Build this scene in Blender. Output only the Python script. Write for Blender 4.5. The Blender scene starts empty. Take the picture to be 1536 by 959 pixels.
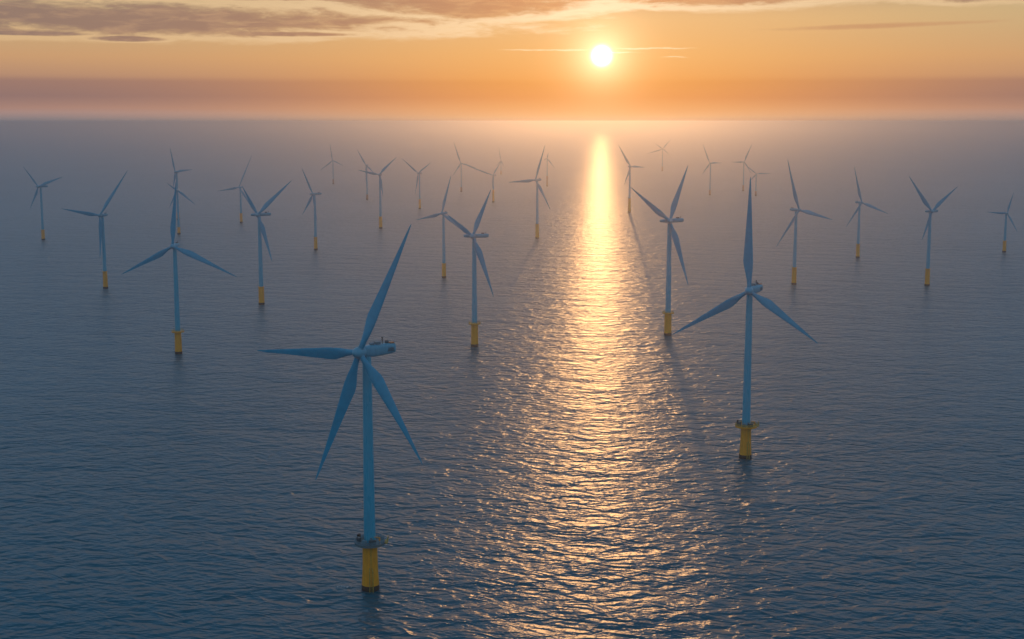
import bpy, bmesh, math, random
from mathutils import Vector, Matrix
R = math.radians
C = bpy.context.scene.collection
sc = bpy.context.scene

# ---------------------------------------------------------------- camera
CAM_H = 200.0
PITCH = math.atan(297.5 / 2000.0)
cam = bpy.data.cameras.new('camera')
cam.sensor_width = 36.0
cam.lens = 2000.0 / 1536.0 * 36.0
cam.clip_start = 1.0
cam.clip_end = 400000.0
co = bpy.data.objects.new('camera', cam)
C.objects.link(co)
co.location = (0, 0, CAM_H)
co.rotation_euler = (math.pi / 2 - PITCH, 0, 0)
sc.camera = co

# ---------------------------------------------------------------- exposure
sc.view_settings.view_transform = 'Standard'
sc.view_settings.look = 'None'
sc.view_settings.exposure = 0.0
sc.view_settings.gamma = 1.0
sc.view_settings.use_curve_mapping = False
sc.render.engine = 'CYCLES'
sc.cycles.use_denoising = True
sc.cycles.max_bounces = 8
sc.cycles.volume_bounces = 1
sc.cycles.sample_clamp_indirect = 6.0

SUN_EL = 2.72
SUN_AZ = 3.78        # degrees to the right of straight ahead (+Y)
SUN_DIR = Vector((math.sin(R(SUN_AZ)) * math.cos(R(SUN_EL)), math.cos(R(SUN_AZ)) * math.cos(R(SUN_EL)), math.sin(R(SUN_EL))))


def lin(c):
    out = []
    for v in c[:3]:
        v = v / 255.0
        out.append(v / 12.92 if v <= 0.04045 else ((v + 0.055) / 1.055) ** 2.4)
    return tuple(out) + (1.0,)


class N:
    """small helper that writes node trees as expressions"""
    def __init__(self, tree):
        self.t = tree

    def link(self, a, sock):
        if isinstance(a, (int, float)):
            sock.default_value = a
        elif isinstance(a, (tuple, list)):
            v = list(a)
            n = len(sock.default_value)
            while len(v) < n:
                v.append(1.0)
            sock.default_value = v[:n]
        elif a is not None:
            self.t.links.new(a, sock)

    def m(self, op, a, b=None, c=None, clamp=False):
        n = self.t.nodes.new('ShaderNodeMath')
        n.operation = op
        n.use_clamp = clamp
        self.link(a, n.inputs[0])
        if b is not None:
            self.link(b, n.inputs[1])
        if c is not None:
            self.link(c, n.inputs[2])
        return n.outputs[0]

    def v(self, op, a, b=None, s=None):
        n = self.t.nodes.new('ShaderNodeVectorMath')
        n.operation = op
        self.link(a, n.inputs[0])
        if b is not None:
            self.link(b, n.inputs[1])
        if s is not None:
            self.link(s, n.inputs['Scale'])
        return n.outputs['Value'] if op in ('DOT_PRODUCT', 'LENGTH') else n.outputs['Vector']

    def sep(self, a):
        n = self.t.nodes.new('ShaderNodeSeparateXYZ')
        self.link(a, n.inputs[0])
        return n.outputs

    def comb(self, x, y, z=0.0):
        n = self.t.nodes.new('ShaderNodeCombineXYZ')
        self.link(x, n.inputs[0]); self.link(y, n.inputs[1]); self.link(z, n.inputs[2])
        return n.outputs[0]

    def ss(self, x, a, b, lo=0.0, hi=1.0):
        n = self.t.nodes.new('ShaderNodeMapRange')
        n.interpolation_type = 'SMOOTHSTEP'
        self.link(x, n.inputs['Value'])
        n.inputs['From Min'].default_value = a
        n.inputs['From Max'].default_value = b
        n.inputs['To Min'].default_value = lo
        n.inputs['To Max'].default_value = hi
        return n.outputs[0]

    def noise(self, vec, scale=1.0, detail=2.0, rough=0.5, dist=0.0, dim='3D'):
        n = self.t.nodes.new('ShaderNodeTexNoise')
        n.noise_dimensions = dim
        self.link(vec, n.inputs['Vector'])
        n.inputs['Scale'].default_value = scale
        n.inputs['Detail'].default_value = detail
        n.inputs['Roughness'].default_value = rough
        n.inputs['Distortion'].default_value = dist
        return n.outputs['Fac']

    def mix(self, f, a, b, mode='MIX', clamp=False):
        n = self.t.nodes.new('ShaderNodeMix')
        n.data_type = 'RGBA'
        n.blend_type = mode
        n.clamp_result = clamp
        self.link(f, n.inputs[0])
        self.link(a, n.inputs[6])
        self.link(b, n.inputs[7])
        return n.outputs[2]

    def ramp(self, x, stops):
        n = self.t.nodes.new('ShaderNodeValToRGB')
        self.link(x, n.inputs[0])
        e = n.color_ramp.elements
        while len(e) < len(stops):
            e.new(0.5)
        for k, (p, c) in enumerate(sorted(stops)):
            e[k].position = p
            e[k].color = c
        return n.outputs[0]


# ---------------------------------------------------------------- sky
world = bpy.data.worlds.new('World')
sc.world = world
world.use_nodes = True
wt = world.node_tree
wt.nodes.clear()
g = N(wt)
tc = wt.nodes.new('ShaderNodeTexCoord')
D = g.v('NORMALIZE', tc.outputs['Generated'])
dx, dy, dz = g.sep(D)
el = g.m('MULTIPLY', g.m('ARCSINE', dz), 57.29578)
az = g.m('SUBTRACT', g.m('MULTIPLY', g.m('ARCTAN2', dx, dy), 57.29578), SUN_AZ)
absaz = g.m('ABSOLUTE', az)
gd = g.m('MULTIPLY', g.m('ARCCOSINE', g.m('MINIMUM', g.v('DOT_PRODUCT', D, tuple(SUN_DIR)), 0.9999999)), 57.29578)
# slow unevenness so the bands are not ruled lines
wob = g.m('MULTIPLY', g.m('SUBTRACT', g.noise(g.comb(g.m('MULTIPLY', az, 0.06), g.m('MULTIPLY', el, 1.1)), 1.0, 3.0), 0.5), 0.22)
ee = g.m('ADD', el, wob)
t = g.m('SQRT', g.m('DIVIDE', g.m('MAXIMUM', ee, 0.0), 90.0))


def P(deg):
    return math.sqrt(deg / 90.0)


ramp_sun = g.ramp(t, [(0.0, lin((226, 168, 124))), (P(.05), lin((240, 176, 126))), (P(.16), lin((252, 188, 132))), (P(.35), lin((250, 180, 118))), (P(1.0), lin((240, 158, 90))), (P(1.62), lin((240, 160, 86))),
                      (P(1.82), lin((244, 168, 94))), (P(2.8), lin((244, 180, 110))), (P(4.2), lin((240, 188, 128))), (P(6.0), lin((206, 166, 130))),
                      (P(10), lin((198, 194, 194))), (P(18), lin((166, 188, 210))), (P(36), lin((76, 122, 148))), (1.0, lin((84, 120, 144)))])
ramp_side = g.ramp(t, [(0.0, lin((134, 128, 134))), (P(.12), lin((142, 131, 134))), (P(.36), lin((170, 141, 136))), (P(.55), lin((172, 135, 124))), (P(1.0), lin((146, 118, 115))), (P(1.62), lin((158, 124, 114))),
                       (P(1.82), lin((184, 143, 118))), (P(2.6), lin((206, 160, 118))), (P(4.4), lin((202, 176, 132))), (P(6.0), lin((146, 142, 130))),
                       (P(9), lin((140, 176, 204))), (P(18), lin((128, 174, 214))), (P(36), lin((110, 160, 208))), (1.0, lin((84, 120, 144)))])
ramp_back = g.ramp(t, [(0.0, lin((104, 138, 156))), (P(3), lin((110, 144, 164))), (P(8), lin((136, 178, 206))), (P(20), lin((142, 186, 218))),
                       (P(40), lin((132, 170, 204))), (1.0, lin((84, 120, 144)))])
w_sun = g.m('POWER', 2.718, g.m('MULTIPLY', g.m('POWER', g.m('DIVIDE', az, 13.0), 2.0), -1.0))
w_back = g.ss(absaz, 28.0, 105.0)
skyc = g.mix(w_back, g.mix(w_sun, ramp_side, ramp_sun), ramp_back)

# clouds: banks placed by bearing and height above the horizon, edges broken by noise
n1 = g.noise(g.comb(g.m('MULTIPLY', az, 0.30), g.m('MULTIPLY', el, 1.7), 3.1), 1.0, 6.0, 0.62, 0.6)
n2 = g.noise(g.comb(g.m('MULTIPLY', az, 1.1), g.m('MULTIPLY', el, 5.0), 8.4), 1.0, 5.0, 0.6, 0.4)
nn = g.m('ADD', g.m('MULTIPLY', g.m('SUBTRACT', n1, 0.5), 2.0), g.m('MULTIPLY', g.m('SUBTRACT', n2, 0.5), 0.9))
BANKS = [(-20.5, 14.5, 4.12, .74, 0.0), (-5.8, 6.2, 5.05, .80, 0.0), (5.4, 6.0, 5.25, .58, .0),
         (17.5, 5.6, 5.1, .5, 0.0), (-13.0, 3.4, 3.58, .12, 0.0), (-19.5, 1.7, 3.30, .13, 0.0), (-11, 6.5, 5.15, .22, 0.02), (-24, 3.5, 3.45, .10, 0)]
field = None
for a0, wa, e0, we, sl in BANKS:
    q1 = g.m('POWER', g.m('ABSOLUTE', g.m('DIVIDE', g.m('SUBTRACT', az, a0), wa)), 2.0)
    ec = g.m('SUBTRACT', g.m('SUBTRACT', el, e0), g.m('MULTIPLY', g.m('SUBTRACT', az, a0), sl))
    q2 = g.m('POWER', g.m('ABSOLUTE', g.m('DIVIDE', ec, we)), 2.0)
    f = g.m('SUBTRACT', 1.0, g.m('ADD', q1, q2))
    f = g.m('MAXIMUM', f, -2.5)
    field = f if field is None else g.m('MAXIMUM', field, f)
# broken high cloud over the upper sky
high = g.m('SUBTRACT', g.ss(el, 4.6, 5.6, -1.6, -0.45), g.ss(el, 6.0, 9.0, 0.0, 2.5))
field = g.m('MAXIMUM', field, high)
F = g.m('ADD', field, nn)
cl = g.ss(F, -0.25, 0.85)
rim = g.m('MULTIPLY', g.ss(F, -1.0, -0.1), g.m('SUBTRACT', 1.0, g.ss(F, -0.05, 0.55)))
near = g.m('POWER', 2.718, g.m('DIVIDE', gd, -9.0))
cloud_c = g.mix(g.m('MULTIPLY', near, 1.3, clamp=True), lin((134, 114, 110)), lin((222, 152, 104)))
tex = g.noise(g.comb(g.m('MULTIPLY', az, 0.7), g.m('MULTIPLY', el, 4.0), 5.5), 1.0, 6.0, 0.6, 0.5)
cloud_c = g.mix(g.ss(tex, 0.42, 0.72, 0.0, 0.55), cloud_c, g.mix(g.m('MULTIPLY', near, 1.3, clamp=True), lin((186, 150, 124)), lin((250, 190, 130))))
cloud_c = g.mix(w_back, cloud_c, lin((78, 90, 112)))
skyc = g.mix(g.m('MULTIPLY', cl, 0.9), skyc, cloud_c)
rim_c = g.mix(g.m('MULTIPLY', near, 1.3, clamp=True), lin((226, 186, 136)), (1.25, 0.98, 0.66, 1))
skyc = g.mix(g.m('MULTIPLY', g.m('MULTIPLY', rim, 0.6), g.m('SUBTRACT', 1.0, w_back)), skyc, rim_c)
q1 = g.m('POWER', g.m('ABSOLUTE', g.m('DIVIDE', g.m('SUBTRACT', az, 11.5), 4.4)), 2.0)
q2 = g.m('POWER', g.m('ABSOLUTE', g.m('DIVIDE', g.m('SUBTRACT', g.m('SUBTRACT', el, 3.83), g.m('MULTIPLY', g.m('SUBTRACT', az, 11.5), 0.02)), .10)), 2.0)
s_ = g.ss(g.m('ADD', g.m('SUBTRACT', 1.0, g.m('ADD', q1, q2)), nn), -0.6, 1.4)
skyc = g.mix(g.m('MULTIPLY', s_, 0.75), skyc, lin((200, 148, 110)))
# thin bright streaks level with the sun
for a0, wa, e0, we in [(-2.2, 2.3, 2.97, .038), (2.0, 2.0, 3.02, .035), (.6, 1.2, 2.86, .03), (3.0, .6, 2.66, .03)]:
    q1 = g.m('POWER', g.m('ABSOLUTE', g.m('DIVIDE', g.m('SUBTRACT', az, a0), wa)), 2.0)
    q2 = g.m('POWER', g.m('ABSOLUTE', g.m('DIVIDE', g.m('SUBTRACT', g.m('ADD', el, g.m('MULTIPLY', g.m('SUBTRACT', n2, 0.5), 0.16)), e0), we)), 2.0)
    s_ = g.ss(g.m('ADD', g.m('SUBTRACT', 1.0, g.m('ADD', q1, q2)), nn), -0.2, 1.4)
    skyc = g.mix(g.m('MULTIPLY', s_, 0.8), skyc, (1.05, 0.80, 0.48, 1))
# aureole and disc of the sun
glow1 = g.m('POWER', 2.718, g.m('MULTIPLY', g.m('POWER', g.m('DIVIDE', gd, 0.95), 1.25), -1.0))
glow2 = g.m('POWER', 2.718, g.m('DIVIDE', gd, -2.6))
disc = g.m('POWER', g.ss(gd, 0.10, 0.72, 1.0, 0.0), 2.5)
skyc = g.mix(1.0, skyc, g.v('SCALE', (1.0, 0.80, 0.50), None, g.m('MULTIPLY', glow1, 1.15)), 'ADD')
skyc = g.mix(1.0, skyc, g.v('SCALE', (0.50, 0.30, 0.12), None, g.m('MULTIPLY', glow2, 0.26)), 'ADD')
skyc = g.mix(1.0, skyc, g.v('SCALE', (1.0, 0.92, 0.75), None, g.m('MULTIPLY', disc, 5.0)), 'ADD')
bgc = wt.nodes.new('ShaderNodeBackground')
wt.links.new(skyc, bgc.inputs['Color'])
bgc.inputs['Strength'].default_value = 0.92
nis = wt.nodes.new('ShaderNodeTexSky')
nis.sky_type = 'NISHITA'
nis.sun_disc = False
nis.sun_elevation = R(SUN_EL)
nis.sun_rotation = R(SUN_AZ)
nis.altitude = 200
nis.dust_density = 2.0
bgn = wt.nodes.new('ShaderNodeBackground')
wt.links.new(nis.outputs[0], bgn.inputs['Color'])
bgn.inputs['Strength'].default_value = 0.002
add = wt.nodes.new('ShaderNodeAddShader')
wt.links.new(bgc.outputs[0], add.inputs[0])
wt.links.new(bgn.outputs[0], add.inputs[1])
wo = wt.nodes.new('ShaderNodeOutputWorld')
wt.links.new(add.outputs[0], wo.inputs['Surface'])
world.cycles.sampling_method = 'MANUAL'
world.cycles.sample_map_resolution = 2048

# ---------------------------------------------------------------- sun
sun = bpy.data.lights.new('sun', 'SUN')
sun.energy = 0.25
sun.angle = R(0.53)
sun.color = (1.0, 0.50, 0.18)
so = bpy.data.objects.new('sun', sun)
C.objects.link(so)
so.rotation_euler = (-SUN_DIR).to_track_quat('-Z', 'Y').to_euler()
so.location = SUN_DIR * 1000


# ---------------------------------------------------------------- materials
def new_mat(name):
    m = bpy.data.materials.new(name)
    m.use_nodes = True
    m.node_tree.nodes.clear()
    gg = N(m.node_tree)
    out = m.node_tree.nodes.new('ShaderNodeOutputMaterial')
    return m, gg, out


def paint(name, c0, c1, rough=0.4, scale=0.35, streak=True, metal=0.0, spec=0.5):
    """painted metal with weather marks running down it"""
    m, gg, out = new_mat(name)
    tcn = m.node_tree.nodes.new('ShaderNodeTexCoord')
    x, y, z = gg.sep(tcn.outputs['Object'])
    v1 = gg.comb(x, y, gg.m('MULTIPLY', z, 0.12 if streak else 1.0))
    n_ = gg.noise(v1, scale * 3, 5.0, 0.6)
    n2_ = gg.noise(tcn.outputs['Object'], scale * 0.5, 3.0, 0.5)
    f_ = gg.m('ADD', gg.m('MULTIPLY', n_, 0.7), gg.m('MULTIPLY', n2_, 0.3))
    col = gg.mix(gg.ss(f_, 0.38, 0.68), c0, c1)
    b = m.node_tree.nodes.new('ShaderNodeBsdfPrincipled')
    m.node_tree.links.new(col, b.inputs['Base Color'])
    m.node_tree.links.new(gg.ss(n_, 0.3, 0.7, rough - 0.06, rough + 0.1), b.inputs['Roughness'])
    b.inputs['Metallic'].default_value = metal
    b.inputs['Specular IOR Level'].default_value = spec
    m.node_tree.links.new(b.outputs[0], out.inputs['Surface'])
    return m


M_TOWER = paint('sky_tinted_tower_paint', (0.045, 0.34, 0.45, 1), (0.035, 0.29, 0.39, 1), 0.3, spec=0.65)  # white tower paint with the blue of the skylight put into its colour
M_BLADE = paint('sky_tinted_blade_paint', (0.008, 0.28, 0.42, 1), (0.006, 0.24, 0.36, 1), 0.35, 0.12, False)  # white blades, likewise coloured blue to stand for skylight
M_NAC = paint('sky_tinted_nacelle_paint', (0.09, 0.32, 0.42, 1), (0.07, 0.26, 0.35, 1), 0.35, 0.5)  # white nacelle and hub, blue skylight mixed into the base colour
M_YEL = paint('yellow_paint', (0.98, 0.33, 0.003, 1), (0.80, 0.24, 0.003, 1), 0.5, 0.5)
M_YEL2 = paint('worn_yellow_paint', (0.60, 0.34, 0.03, 1), (0.22, 0.13, 0.04, 1), 0.6, 1.2, False)
M_DARK = paint('dark_steel', (0.035, 0.045, 0.05, 1), (0.07, 0.075, 0.07, 1), 0.5, 1.5, False)
M_GREY = paint('grey_steel', (0.16, 0.24, 0.27, 1), (0.09, 0.13, 0.15, 1), 0.5, 1.2, False)
M_DECK = paint('deck_grating', (0.07, 0.13, 0.16, 1), (0.16, 0.13, 0.06, 1), 0.6, 1.0, False)
M_BROWN = paint('hazed_brown_paint', (0.30, 0.15, 0.07, 1), (0.20, 0.10, 0.05, 1), 0.6, 0.8)  # far yellow foundations dulled to brown, distance haze painted into the colour
M_RUST = paint('weed_and_rust', (0.035, 0.02, 0.012, 1), (0.09, 0.04, 0.018, 1), 0.75, 0.8, False)
M_ORANGE = paint('orange_cover', (0.75, 0.22, 0.05, 1), (0.6, 0.17, 0.04, 1), 0.5, 1, False)


# ---------------------------------------------------------------- sea
def wave_group():
    """height of the sea in metres at a point: wind waves, cross chop and ripples"""
    gt = bpy.data.node_groups.new('wave_height', 'ShaderNodeTree')
    gt.interface.new_socket('P', in_out='INPUT', socket_type='NodeSocketVector')
    gt.interface.new_socket('H', in_out='OUTPUT', socket_type='NodeSocketFloat')
    gi = gt.nodes.new('NodeGroupInput')
    go = gt.nodes.new('NodeGroupOutput')
    q = N(gt)
    x, y, z = q.sep(gi.outputs[0])

    def layer(ang, sx, sy, detail, rough, off, dist=0.0):
        c_, s_ = math.cos(R(ang)), math.sin(R(ang))
        xr = q.m('ADD', q.m('MULTIPLY', x, c_ / sx), q.m('MULTIPLY', y, s_ / sx))
        yr = q.m('ADD', q.m('MULTIPLY', x, -s_ / sy), q.m('MULTIPLY', y, c_ / sy))
        n_ = q.noise(q.comb(xr, yr, off), 1.0, detail, rough, dist)
        return n_

    def ridge(n_):
        # sharp crests, wide troughs
        return q.m('SUBTRACT', 1.0, q.m('ABSOLUTE', q.m('MULTIPLY', q.m('SUBTRACT', n_, 0.5), 4.0)))
    h = None
    for args, amp, rg in WAVES:
        n_ = layer(*args)
        if rg:
            n_ = ridge(n_)
        term = q.m('MULTIPLY', n_, amp)
        h = term if h is None else q.m('ADD', h, term)
    gt.links.new(h, go.inputs[0])
    return gt


# (angle, length along crest, length across, detail, roughness, seed, distortion), amplitude, crested
WAVES = [((-13, 70, 30, 1, 0.5, 1.0, 0), 2.6, False),
         ((-19, 22, 10.5, 2, 0.5, 4.0, 0.5), 0.74, True),
         ((22, 22, 9.5, 2, 0.5, 9.0, 0.5), 1.75, False),
         ((-12, 7.5, 4.8, 2, 0.55, 14.0, 0.4), 0.95, False),
         ((20, 2.0, 1.5, 3, 0.6, 22.0, 0), 0.22, False)]
ROUGH = 0.32
WG = wave_group()
M_SEA, gg, out = new_mat('sea_water')
geo = M_SEA.node_tree.nodes.new('ShaderNodeNewGeometry')


def hgt(p):
    n = M_SEA.node_tree.nodes.new('ShaderNodeGroup')
    n.node_tree = WG
    M_SEA.node_tree.links.new(p, n.inputs[0])
    return n.outputs[0]


EPS = 0.25
pos = geo.outputs['Position']
h0 = hgt(pos)
hx = hgt(gg.v('ADD', pos, (EPS, 0, 0)))
hy = hgt(gg.v('ADD', pos, (0, EPS, 0)))
gust = gg.ss(gg.noise(gg.v('MULTIPLY', pos, (1 / 420.0, 1 / 700.0, 0)), 1.0, 3.0, 0.55), 0.3, 0.7, 1.15, 1.8)
k = gg.m('MULTIPLY', gust, -1.0 / EPS)
nx = gg.m('MULTIPLY', gg.m('SUBTRACT', hx, h0), k)
ny = gg.m('MULTIPLY', gg.m('SUBTRACT', hy, h0), k)
nrm = gg.v('NORMALIZE', gg.comb(nx, ny, 1.0))
b = M_SEA.node_tree.nodes.new('ShaderNodeBsdfPrincipled')
b.inputs['Base Color'].default_value = (0.003, 0.078, 0.106, 1)
b.inputs['Roughness'].default_value = ROUGH
b.inputs['IOR'].default_value = 1.333
M_SEA.node_tree.links.new(nrm, b.inputs['Normal'])
M_SEA.node_tree.links.new(b.outputs[0], out.inputs['Surface'])


def link_mesh(name, bm, mat, parent=None, smooth=True):
    me = bpy.data.meshes.new(name)
    bmesh.ops.recalc_face_normals(bm, faces=bm.faces)
    bm.to_mesh(me)
    bm.free()
    if smooth:
        me.shade_smooth()
        me.set_sharp_from_angle(angle=R(32))
    me.materials.append(mat)
    o = bpy.data.objects.new(name, me)
    C.objects.link(o)
    if parent:
        o.parent = parent
    return o


SEA = 100000.0
bm = bmesh.new()
xs = [-SEA, -20000, -4000, 0, 4000, 20000, SEA]
grid = [[bm.verts.new((x, y, 0)) for x in xs] for y in xs]
for i in range(len(xs) - 1):
    for j in range(len(xs) - 1):
        bm.faces.new((grid[i][j], grid[i][j + 1], grid[i + 1][j + 1], grid[i + 1][j]))
sea = link_mesh('water', bm, M_SEA, smooth=False)
sea['kind'] = 'structure'
sea['label'] = 'blue grey rippled open sea with a golden path of sunlight'

# ---------------------------------------------------------------- haze
bm = bmesh.new()
HB = SEA + 1000
bmesh.ops.create_cube(bm, size=1.0)
for v in bm.verts:
    v.co = Vector((v.co.x * 2 * HB, v.co.y * 2 * HB, -1.0 if v.co.z < 0 else 204.0))
M_HAZE, gg, out = new_mat('sea_haze')
vol = M_HAZE.node_tree.nodes.new('ShaderNodeVolumePrincipled')
vol.inputs['Color'].default_value = (0.66, 0.68, 0.74, 1)
vol.inputs['Density'].default_value = 0.00014
vol.inputs['Anisotropy'].default_value = 0.86
M_HAZE.node_tree.links.new(vol.outputs[0], out.inputs['Volume'])
haze = link_mesh('haze', bm, M_HAZE, smooth=False)
haze['kind'] = 'stuff'
haze['label'] = 'thin sunset haze lying over the sea'


# ---------------------------------------------------------------- shape helpers
def ring(bm, c, u, v, ru, rv=None, n=24, p=2.0):
    """ring of verts round c in the plane of u and v; p > 2 squares it off"""
    rv = ru if rv is None else rv
    vs = []
    for i in range(n):
        a = 2 * math.pi * i / n
        ca, sa = math.cos(a), math.sin(a)
        x = math.copysign(abs(ca) ** (2 / p), ca) * ru
        y = math.copysign(abs(sa) ** (2 / p), sa) * rv
        vs.append(bm.verts.new(c + u * x + v * y))
    return vs


def loft(bm, rings, cap=True):
    for a, b_ in zip(rings, rings[1:]):
        n = len(a)
        for i in range(n):
            bm.faces.new((a[i], a[(i + 1) % n], b_[(i + 1) % n], b_[i]))
    if cap:
        bm.faces.new(rings[0])
        bm.faces.new(rings[-1])


X, Y, Z = Vector((1, 0, 0)), Vector((0, 1, 0)), Vector((0, 0, 1))


def frame_of(d):
    d = d.normalized()
    u = d.cross(Z)
    if u.length < 1e-4:
        u = X.copy()
    u.normalize()
    return u, d.cross(u).normalized()


def tube(bm, a, b_, r, n=8, r2=None):
    a, b_ = Vector(a), Vector(b_)
    u, v = frame_of(b_ - a)
    loft(bm, [ring(bm, a, u, v, r, n=n), ring(bm, b_, u, v, r if r2 is None else r2, n=n)])


def lathe(bm, prof, n=32, c=Vector((0, 0, 0)), cap=True):
    loft(bm, [ring(bm, c + Z * z, X, Y, max(r, 0.001), n=n) for r, z in prof], cap)


def box(bm, c, u, v, w, a, b_, d, bev=0.0):
    """box centred on c with half sizes a, b_, d along u, v, w"""
    pr = [(-d, 1 - bev), (-d * (1 - bev), 1), (d * (1 - bev), 1), (d, 1 - bev)] if bev else [(-d, 1), (d, 1)]
    rings = []
    for z, s in pr:
        rings.append([bm.verts.new(c + u * (sx * a * s) + v * (sy * b_ * s) + w * z) for sx, sy in ((-1, -1), (1, -1), (1, 1), (-1, 1))])
    loft(bm, rings)


def torus(bm, z, r, t, n=36, c=Vector((0, 0, 0)), a0=0.0, a1=360.0):
    full = abs(a1 - a0) >= 360
    k = n if full else n + 1
    rings = []
    for i in range(k):
        a = R(a0 + (a1 - a0) * i / n)
        rad = Vector((math.cos(a), math.sin(a), 0))
        rings.append(ring(bm, c + rad * r + Z * z, rad, Z, t, n=6))
    if full:
        rings.append(rings[0])
        loft(bm, rings, False)
    else:
        loft(bm, rings)


def blade_mesh(C0, h, a, ang, L, s, fine):
    """one blade: round root, broad shoulder at a quarter span, long taper to a fine tip"""
    th = R(ang)
    rad = h * math.sin(th) + Z * math.cos(th)
    tan = h * math.cos(th) - Z * math.sin(th)     # leading side
    bm = bmesh.new()
    ns = 30 if fine else 16
    npt = 16 if fine else 8
    rings = []
    k = s * (0.62 + 0.38 * min(1.2, L / (60 * s)))
    for i in range(ns + 1):
        t = (i / ns) ** 0.92
        r = 1.0 * s + (L - 1.0 * s) * t
        # chord
        if t < 0.26:
            q = min(1, max(0, (t - 0.03) / 0.23))
            q = q * q * (3 - 2 * q)
            ch = 2.35 * (1 - q) + 5.6 * q
        else:
            q = (t - 0.26) / 0.74
            ch = 5.6 * (1 - q) ** 0.86 * (1 - 0.25 * q) + 0.42 * q
        ch *= k
        w = min(1, max(0, (t - 0.04) / 0.2))
        thick = (1 - w) * 2.35 * k + w * ch * (0.26 - 0.13 * t)
        if t > 0.985:
            ch *= 0.45
            thick *= 0.5
        tw = R(15 * (1 - t) ** 2 * w + 4)
        ax = 0.5 * (1 - w) + w * 0.36
        cdir = tan * math.cos(tw) + a * math.sin(tw)
        ndir = a * math.cos(tw) - tan * math.sin(tw)
        c = C0 + rad * r + a * (1.6 * s * t * t)
        vs = []
        for j in range(npt):
            ph = 2 * math.pi * j / npt
            cx = math.cos(ph)
            sy = math.sin(ph)
            # round at the leading side, thin at the trailing side
            taper = 1 - w * 0.75 * (0.5 - 0.5 * cx)
            vs.append(bm.verts.new(c + cdir * (ch * (0.5 * cx + 0.5 - (1 - ax))) + ndir * (thick * 0.5 * sy * taper)))
        rings.append(vs)
    loft(bm, rings)
    return bm


def axis(psi):
    p_ = R(psi)
    return Vector((-math.sin(p_), -math.cos(p_), 0)), Vector((math.cos(p_), -math.sin(p_), 0))


GROUP = 'turbines of the offshore wind farm'


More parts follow.
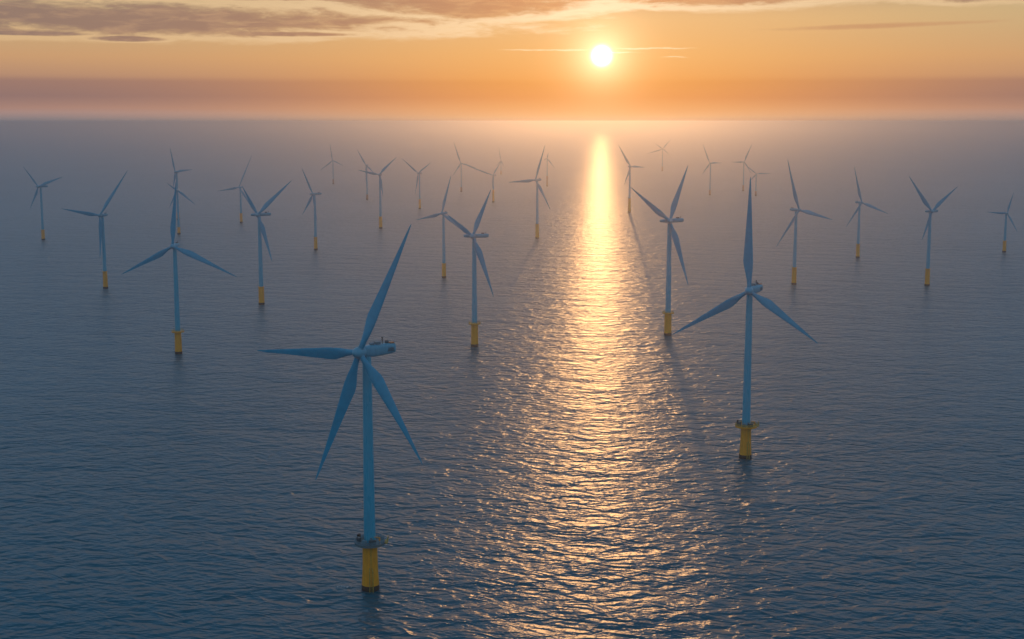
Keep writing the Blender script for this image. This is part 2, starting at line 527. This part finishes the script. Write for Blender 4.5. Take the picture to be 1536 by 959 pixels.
def turbine(x, y, hub, ty, psi, npsi, blades, label, lvl, plat, brown):
    s = hub / 100.0
    fine = lvl >= 2
    root = bpy.data.objects.new('wind_turbine', None)
    C.objects.link(root)
    root.location = (x, y, 0)
    root.empty_display_size = 5
    root['label'] = label
    root['category'] = 'wind turbine'
    root['group'] = GROUP
    a, h = axis(psi)
    an, hn = axis(psi if npsi is None else npsi)
    nseg = 40 if fine else 20
    # foundation
    rt, rb = 3.05 * max(s, .85), (3.62 if fine else 3.3) * max(s, .85)
    bm = bmesh.new()
    prof = [(rb, -0.8), (rb, 0.0), (rb * 0.985, 3.0), ((rt * 0.55 + rb * 0.45), ty * 0.35), (rt * 1.02, ty * 0.62), (rt, ty - 0.6)]
    if plat:
        prof += [(rt + 0.5, ty - 0.55), (rt + 0.6, ty - 0.02)]
    else:
        prof += [(rt + 0.35, ty - 0.55), (rt + 0.35, ty)]
    lathe(bm, prof, nseg)
    f_ = link_mesh('foundation', bm, M_BROWN if brown else M_YEL, root)
    bm = bmesh.new()
    band = 2.3 if lvl >= 1 else 3.0
    lathe(bm, [(rb + .05, -0.7), (rb + .06, band * .6), (rb * 0.99 + .06, band)], nseg)
    link_mesh('waterline_band', bm, M_RUST, f_)
    if lvl >= 2:
        # boat landing: two fender pipes and a ladder on the side facing the viewer
        bm = bmesh.new()
        for off in (-0.75, 0.75):
            px, py = off + 0.9, -rb - 0.9
            tube(bm, (px, py, -0.5), (px, py, 9.5), 0.17)
            tube(bm, (px, py, 9.4), (px * .6, -rt, 10.6), 0.14)
            for zz in (2.2, 5.5, 8.8):
                tube(bm, (px, py, zz), (px, -rt + 0.2, zz), 0.11)
        link_mesh('boat_landing', bm, M_YEL2, f_)
        bm = bmesh.new()
        for off in (-0.28, 0.28):
            tube(bm, (0.9 + off, -rb - 0.55, 0.2), (0.9 + off, -rt - 0.45, ty - 0.6), 0.06)
        z_ = 0.6
        while z_ < ty - 1:
            yy = -rb - 0.55 + (rb - rt + 0.1) * z_ / ty
            tube(bm, (0.62, yy, z_), (1.18, yy, z_), 0.04, 5)
            z_ += 0.45
        link_mesh('ladder', bm, M_YEL2, f_)
    # platform
    if plat:
        pr = 6.5 if lvl >= 2 else 5.4
        bm = bmesh.new()
        lathe(bm, [(rt + .62, ty + 0.0), (pr - .3, ty + .02), (pr, ty - .25), (pr, ty + .72), (pr - .15, ty + .66), (rt * .6, ty + .66)], nseg)
        deck = link_mesh('platform', bm, M_YEL if plat != 'grey' else M_DECK, root)
        bm = bmesh.new()
        nb = 24 if lvl >= 2 else 12
        for i in range(nb):
            q = 2 * math.pi * i / nb
            px, py = math.cos(q) * (pr - .15), math.sin(q) * (pr - .15)
            tube(bm, (px, py, ty + .6), (px, py, ty + 2.0), 0.1, 5)
        for zz in ((0.85, 1.3, 1.65, 2.0) if lvl >= 2 else (1.3, 2.0)):
            torus(bm, ty + zz, pr - .15, 0.11)
        link_mesh('railing', bm, M_GREY if plat == 'grey' else M_YEL2, deck)
        if lvl >= 2:
            rnd = random.Random(int(x) + 7)
            for q, rr, sz, mat_, nm in ((205, 4.9, (1.2, .6, 1.3), M_DARK, 'equipment_cabinet'), (248, 5.0, (.9, .5, 1.0), M_GREY, 'equipment_cabinet'),
                                        (290, 4.9, (1.5, .6, 1.0), M_DARK, 'equipment_cabinet'), (165, 5.0, (.9, .5, 1.5), M_RUST, 'equipment_cabinet')):
                d_ = Vector((math.cos(R(q)), math.sin(R(q)), 0))
                bm = bmesh.new()
                box(bm, d_ * rr + Z * (ty + .66 + sz[2]), d_.cross(Z), d_, Z, sz[0], sz[1], sz[2], .08)
                link_mesh(nm, bm, mat_, deck, False)
            # lay-down bay and davit crane on the right
            bm = bmesh.new()
            box(bm, Vector((pr + .2, 1.2, ty + .38)), X, Y, Z, 1.0, 2.4, .22)
            for i in range(5):
                tube(bm, (pr + 1.1, -1.0 + i * 1.1, ty + .6), (pr + 1.1, -1.0 + i * 1.1, ty + 2.6), .08, 5)
            for zz in (1.1, 1.6, 2.1, 2.6):
                tube(bm, (pr + 1.1, -1.1, ty + zz), (pr + 1.1, 3.5, ty + zz), .08, 5)
            link_mesh('landing_bay', bm, M_YEL2, deck)
            bm = bmesh.new()
            p0 = Vector((4.6, -3.2, ty + .66))
            tube(bm, p0, p0 + Z * 3.0, .22, 10)
            tube(bm, p0 + Z * 2.9, p0 + Vector((-2.2, -1.6, 3.6)), .16, 8)
            tube(bm, p0 + Z * 1.6, p0 + Vector((-1.1, -.8, 3.2)), .09, 6)
            link_mesh('davit_crane', bm, M_YEL, deck)
    # tower
    zt = hub - 2.0 * s
    z0 = ty + (.66 if plat else 0.0) + 0.003
    r0, r1 = 2.42 * max(s, .85), 1.75 * max(s, .85)
    bm = bmesh.new()
    prof = []
    nsec = 4
    for i in range(nsec + 1):
        t = i / nsec
        z_ = z0 + (zt - z0) * t
        r_ = r0 + (r1 - r0) * t
        prof.append((r_, z_))
        if 0 < i < nsec and fine:       # flange between tower sections
            prof += [(r_ + .06, z_ + .02), (r_ + .06, z_ + .22), (r_, z_ + .24)]
    lathe(bm, prof, nseg)
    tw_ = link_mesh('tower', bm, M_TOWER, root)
    if fine:
        bm = bmesh.new()
        d_ = Vector((math.sin(R(20)), -math.cos(R(20)), 0))
        box(bm, d_ * (r0 - .02) + Z * (z0 + 1.35), d_.cross(Z), Z, d_, .5, 1.1, .14, .1)
        link_mesh('door', bm, M_GREY, tw_, False)
    # nacelle
    Ct = Vector((0, 0, hub))
    bm = bmesh.new()
    if npsi is not None and lvl < 2:
        secs = [(9.5, .72, .72, 0), (8.8, 1.25, 1.2, 0), (3.0, 1.9, 1.75, 0), (-3, 1.95, 1.85, 0), (-10.5, 1.9, 1.75, .05), (-12.6, 1.8, 1.5, .15), (-12.9, 1.55, 1.25, .2)]
    elif npsi is not None:
        secs = [(3.4, 1.3, 1.3, 0), (2.4, 1.95, 1.85, -.05), (0.5, 2.2, 2.25, -.2), (-2.5, 2.25, 2.45, -.25), (-5.4, 2.3, 2.45, -.15), (-10, 2.25, 2.2, .1), (-12.0, 2.15, 1.95, .25), (-12.3, 1.85, 1.7, .25)]
    else:
        secs = [(3.3, 1.3, 1.3, 0), (2.2, 1.8, 1.75, 0), (0, 2.0, 2.0, 0), (-5, 2.05, 2.0, 0), (-8.6, 1.9, 1.75, .15), (-9.8, 1.45, 1.3, .25), (-10.0, 1.1, 1.0, .25)]
    loft(bm, [ring(bm, Ct + an * (q * s) + Z * (dz_ * s), hn, Z, w * s, hh * s, 28 if fine else 16, 3.6) for q, w, hh, dz_ in secs])
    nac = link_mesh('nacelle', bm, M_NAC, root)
    back = min(q[0] for q in secs)
    top = 1.95 * s
    if lvl >= 2:
        T_ = lambda q, w, z_: Ct + an * (q * s) + hn * (w * s) + Z * (z_ * s)
        tz = 2.2 if npsi is not None else 1.95
        bm = bmesh.new()
        box(bm, T_(back * .38, .2, tz + .55), an, hn, Z, 1.0 * s, 1.2 * s, .6 * s, .12)
        box(bm, T_(back * .18, 0, tz + .3), an, hn, Z, .7 * s, .9 * s, .35 * s, .12)
        link_mesh('roof_cooler', bm, M_GREY, nac, False)
        bm = bmesh.new()
        tube(bm, T_(back * .55, .6, tz - .1), T_(back * .55, .6, tz + 2.4), .16 * s)
        tube(bm, T_(back * .55, -.3, tz + 1.7), T_(back * .55, 1.5, tz + 1.7), .10 * s)
        box(bm, T_(back * .55, .6, tz + 2.5), an, hn, Z, .26 * s, .26 * s, .3 * s, .2)
        link_mesh('weather_mast', bm, M_DARK, nac)
        bm = bmesh.new()
        loft(bm, [ring(bm, T_(back * .74, 0, tz + z_), an, hn, r_ * s, n=16) for z_, r_ in ((-.1, .8), (.6, .85), (1.0, .7), (1.2, .35))])
        link_mesh('fan_housing', bm, M_DARK, nac)
        bm = bmesh.new()
        box(bm, T_(back * .88, .2, tz + .22), an, hn, Z, .95 * s, 1.3 * s, .25 * s, .2)
        link_mesh('hoist_cover', bm, M_ORANGE, nac, False)
        bm = bmesh.new()
        for w in (-1.7, 1.7):
            for i in range(6):
                q = back * (.2 + .15 * i)
                tube(bm, T_(q, w, tz - .4), T_(q, w, tz + .9), .05 * s, 5)
            tube(bm, T_(back * .2, w, tz + .9), T_(back * .95, w, tz + .9), .05 * s, 5)
        link_mesh('railing', bm, M_GREY, nac)
        for sd in (-1, 1):
            bm = bmesh.new()
            for i in range(5):
                box(bm, T_(back * .80, sd * 2.2, -.75 + .32 * i), an, Z, hn, (1.6 - .12 * i) * s, .10 * s, .09 * s)
            link_mesh('side_vent', bm, M_DARK, nac, False)
    elif lvl == 1:
        bm = bmesh.new()
        box(bm, Ct + an * (back * .6 * s) + Z * (2.2 * s), an, hn, Z, 1.2 * s, .9 * s, .5 * s, .1)
        tube(bm, Ct + an * (back * .82 * s) + Z * (1.6 * s), Ct + an * (back * .82 * s) + Z * (3.6 * s), .18 * s, 6)
        link_mesh('roof_cooler', bm, M_DARK, nac, False)
    # hub
    C0 = Ct + a * (5.2 * s)
    bm = bmesh.new()
    pr_ = [(-2.1, 1.7), (-1.95, 2.15), (-1.2, 2.35), (0, 2.4), (1.2, 2.25), (2.2, 1.85), (3.0, 1.2), (3.5, .5), (3.6, .02)]
    loft(bm, [ring(bm, C0 + a * (q * s), h, Z, r_ * s, n=24 if fine else 12) for q, r_ in pr_])
    for ang, L in blades:
        rad = h * math.sin(R(ang)) + Z * math.cos(R(ang))
        tube(bm, C0 + rad * (.8 * s), C0 + rad * (2.45 * s), 1.36 * s, 20 if fine else 10, 1.3 * s)
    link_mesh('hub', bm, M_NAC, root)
    if lvl < 2 or npsi is not None:
        # short shaft housing carrying the hub off the tower top
        bm = bmesh.new()
        u_, v_ = frame_of(a)
        loft(bm, [ring(bm, Ct + a * (q * s), u_, v_, r_ * s, n=16) for q, r_ in ((.0, 1.5), (3.25, 1.45))])
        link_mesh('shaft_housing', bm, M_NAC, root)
    for ang, L in blades:
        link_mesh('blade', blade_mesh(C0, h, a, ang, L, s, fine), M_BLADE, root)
    return root


# x, y, hub height, foundation top, rotor bearing, nacelle bearing, blades (clockwise angle from up, length), label, detail, platform
TURBINES = [
    (-61.1, 552.7, 104.6, 20.6, 29, 57, [(26.9, 61.3), (266.4, 53.2), (201.8, 61.9), (143.8, 54.1)],
     'nearest and largest turbine, at left of centre, with four blades and a grey railed platform', 2, 'grey', False),
    (140.1, 779.9, 101.7, 19.3, 14, 38, [(359.4, 66.5), (238.4, 52.5), (126.1, 49.9)],
     'large turbine on the right side with one blade straight up and a yellow platform', 2, 'yel', False),
    (-33.5, 1179.9, 99.5, 20.6, 14, 78, [(310.1, 30.2), (22.7, 45.2), (159.9, 56.4)],
     'turbine just left of the sun path with a long box nacelle seen side on', 1, 'yel', False),
    (-289.7, 1141.7, 94.1, 19.4, 6, None, [(5.9, 55.8), (242.0, 52.1), (114.5, 61.7)],
     'turbine at left with one blade straight up and a symmetrical spread of two low blades', 1, 'yel', False),
    (147.1, 1243.9, 108.3, 21.0, 5, 68, [(310.4, 48.4), (17.0, 53.9), (163.3, 62.5)],
     'turbine just right of the sun path with V-shaped upper blades and side-on nacelle', 1, 'yel', False),
    (-276.1, 1457.0, 99.2, 20.0, 9, 62, [(333.0, 35.1), (46.8, 55.2), (162.9, 53.5)],
     'turbine with V-shaped upper blades and side-on nacelle, right of the straight-up-bladed left turbine', 1, None, False),
    (-491.0, 1599.1, 88.6, 21.1, 22, None, [(277.0, 56.4), (39.4, 69.9), (181.8, 51.8)],
     'turbine left of the straight-up-bladed left one, one blade pointing flat left, one raised right', 1, None, False),
    (-87.8, 1710.0, 83.4, 19.0, 28, None, [(255.8, 39.1), (17.1, 51.5), (123.6, 46.2)],
     "turbine close behind and left of the box-nacelle turbine, near the nearest turbine's raised blade tip", 1, None, False),
    (43.4, 2293.3, 100.6, 25.3, 39, None, [(264.8, 59.3), (20.1, 64.2), (145.9, 59.9)],
     'dark slim turbine left of the sun path with one blade flat left and orange base', 1, None, False),
    (348.9, 1639.0, 92.3, 21.6, -37, None, [(337.9, 68.1), (103.4, 63.3), (224.0, 60.1)],
     'first turbine right of the large right one, nearly upright blade and yellow base', 1, None, False),
    (511.3, 1964.6, 81.7, 20.8, -31, None, [(340.2, 56.9), (108.7, 57.1), (222.1, 47.3)],
     'smaller lookalike with nearly upright blade, second to the right of the large right turbine', 1, None, False),
    (509.6, 1625.5, 91.6, 21.4, -5, 60, [(324.0, 53.5), (45.0, 42.4), (198.5, 36.4)],
     'turbine near the right edge with two blades raised in a wide V', 1, None, False),
    (759.6, 2050.9, 60.1, 18.0, -9, None, [(14.6, 33.9), (274.3, 35.0), (148.0, 35.1)],
     'short small turbine at the far right edge of the picture', 1, None, False),
    (-798.6, 2267.2, 90.5, 17.6, 31, 55, [(314.6, 47.3), (74.2, 65.2), (210.6, 45.8)],
     'turbine at the far left edge of the picture with two raised blades', 1, None, False),
    (-308.3, 2088.6, 87.7, 20.3, 28, 60, [(334.4, 44.6), (211.7, 39.2), (170.4, 41.7)],
     'turbine with one blade up left and one down left, nacelle pointing right, orange base', 1, None, False),
    (-536.6, 2642.5, 71.1, 19.8, 33, None, [(261.0, 59.9), (31.3, 74.9), (139.1, 67.1)],
     'distant turbine whose right blade runs behind the V-bladed left turbine, orange base', 0, None, False),
    (-247.4, 2509.7, 101.2, 22.6, 11, None, [(46.5, 48.1), (281.9, 41.7), (169.4, 41.4)],
     'turbine left of centre in the back rows with a thin blade crossing a fainter tower', 0, None, False),
    (-211.9, 3067.6, 82.3, 22.9, 40, None, [(303.2, 59.5), (59.2, 49.8), (190.8, 51.3)],
     'distant turbine with even V-shaped upper blades and slim yellow base, left of centre', 0, None, False),
    (-46.4, 3321.5, 67.6, 31.4, 11, 55, [(289.7, 81.6), (31.3, 40.6), (184.3, 34.5)],
     "distant turbine directly behind the box-nacelle turbine's raised blade, orange base to its right", 0, None, False),
    (-145.0, 3827.3, 81.5, 13.3, 12, None, [(341.6, 64.6), (213.9, 43.4), (106.8, 50.5)],
     'faint distant turbine with no visible yellow, behind and left of the one with orange base', 0, None, True),
    (259.8, 2954.6, 101.2, 31.5, -15, None, [(327.9, 57.0), (93.6, 32.2), (201.3, 41.9)],
     'turbine standing at the right rim of the sun path with a long brown base', 0, None, False),
    (-594.1, 2375.3, 79.4, 13.1, -1, None, [(305.4, 20.7), (129.0, 40.9), (204.5, 34.8)],
     "lower and nearer of the two turbines hidden behind the left turbine's upright blade", 0, None, False),
    (-683.8, 2732.8, 97.8, 15.0, 19, None, [(349.5, 50.8), (82.7, 42.4), (189.7, 34.2)],
     "higher and farther of the two turbines hidden behind the left turbine's upright blade", 0, None, False),
    (540.5, 3653.6, 86.9, 14.5, 32, None, [(337.8, 56.2), (87.7, 35.1), (215.7, 38.2)],
     'distant turbine right of the sun path with blade flat right and a thin brown tower', 0, None, True),
    (667.8, 3864.1, 84.2, 17.3, -5, None, [(22.6, 57.8), (269.5, 39.0), (148.0, 40.4)],
     "distant turbine behind the large right turbine's upright blade, blade flat left", 0, None, True),
    (660.0, 3620.7, 59.3, 12.6, 5, None, [(87.0, 39.0), (309.6, 39.3), (221.9, 31.2)],
     "very faint thin turbine just right of the large right turbine's upright blade tip", 0, None, True),
    (-372.2, 3435.1, 88.6, 13.7, 16, None, [(330.1, 46.9), (180.4, 47.4), (132.6, 34.4)],
     'faint turbine whose tower stands under the thin left blade of the one in front', 0, None, True),
    (-573.4, 4296.7, 75.5, 16.0, 13, None, [(352.5, 54.5), (233.6, 54.0), (113.5, 41.6)],
     'tiny faint turbine, leftmost of the farthest ones, near the horizon', 0, None, True),
    (108.9, 4142.2, 86.1, 32.8, 3, None, [(256.2, 12.4), (142.0, 37.3), (11.2, 18.8)],
     'tiny faint pinkish turbine behind the raised blade of the dark slim one', 0, None, True),
    (607.7, 5421.6, 89.6, 18.8, -1, None, [(39.8, 50.4), (253.0, 67.9), (130.6, 36.8), (305.1, 37.3)],
     'tiny faint four-bladed turbine nearest the horizon, right of the sun path', 0, None, True),
    (-41.7, 5080.9, 52.7, 15.1, 5, None, [(351.3, 55.7), (152.5, 30.9), (223.3, 31.0)],
     'barely visible turbine tip rising above the raised blade of the distant central one', 0, None, True),
]
for t_ in TURBINES:
    turbine(*t_)

# ---------------------------------------------------------------- foam patch beside the nearest foundation
M_FOAM, gg, out = new_mat('foam')
tcn = M_FOAM.node_tree.nodes.new('ShaderNodeTexCoord')
fn = gg.noise(tcn.outputs['Object'], 0.9, 6.0, 0.7)
bs = M_FOAM.node_tree.nodes.new('ShaderNodeBsdfPrincipled')
bs.inputs['Base Color'].default_value = (0.55, 0.52, 0.5, 1)
bs.inputs['Roughness'].default_value = 0.7
tr = M_FOAM.node_tree.nodes.new('ShaderNodeBsdfTransparent')
mx = M_FOAM.node_tree.nodes.new('ShaderNodeMixShader')
M_FOAM.node_tree.links.new(gg.ss(fn, 0.5, 0.62), mx.inputs[0])
M_FOAM.node_tree.links.new(tr.outputs[0], mx.inputs[1])
M_FOAM.node_tree.links.new(bs.outputs[0], mx.inputs[2])
M_FOAM.node_tree.links.new(mx.outputs[0], out.inputs['Surface'])
bm = bmesh.new()
rnd = random.Random(5)
for (fx, fy, fw, fd, an_) in ((0, 0, 3.4, 2.0, -.3), (2.2, 2.2, 3.0, .8, .35), (-2.5, -.6, 2.0, 1.0, .0)):
    vs = []
    for i in range(22):
        q = 2 * math.pi * i / 22
        rr = 1 + rnd.uniform(-.35, .25)
        px, py = math.cos(q) * fw * rr, math.sin(q) * fd * rr
        vs.append(bm.verts.new((fx + px * math.cos(an_) - py * math.sin(an_), fy + px * math.sin(an_) + py * math.cos(an_), 0.004 + .004 * len(bm.faces))))
    bm.faces.new(vs)
foam = link_mesh('foam', bm, M_FOAM, smooth=False)
foam.location = (-73.0, 556.0, 0.0)
foam['kind'] = 'stuff'
foam['label'] = 'small pale patch of foam left of the nearest yellow foundation'
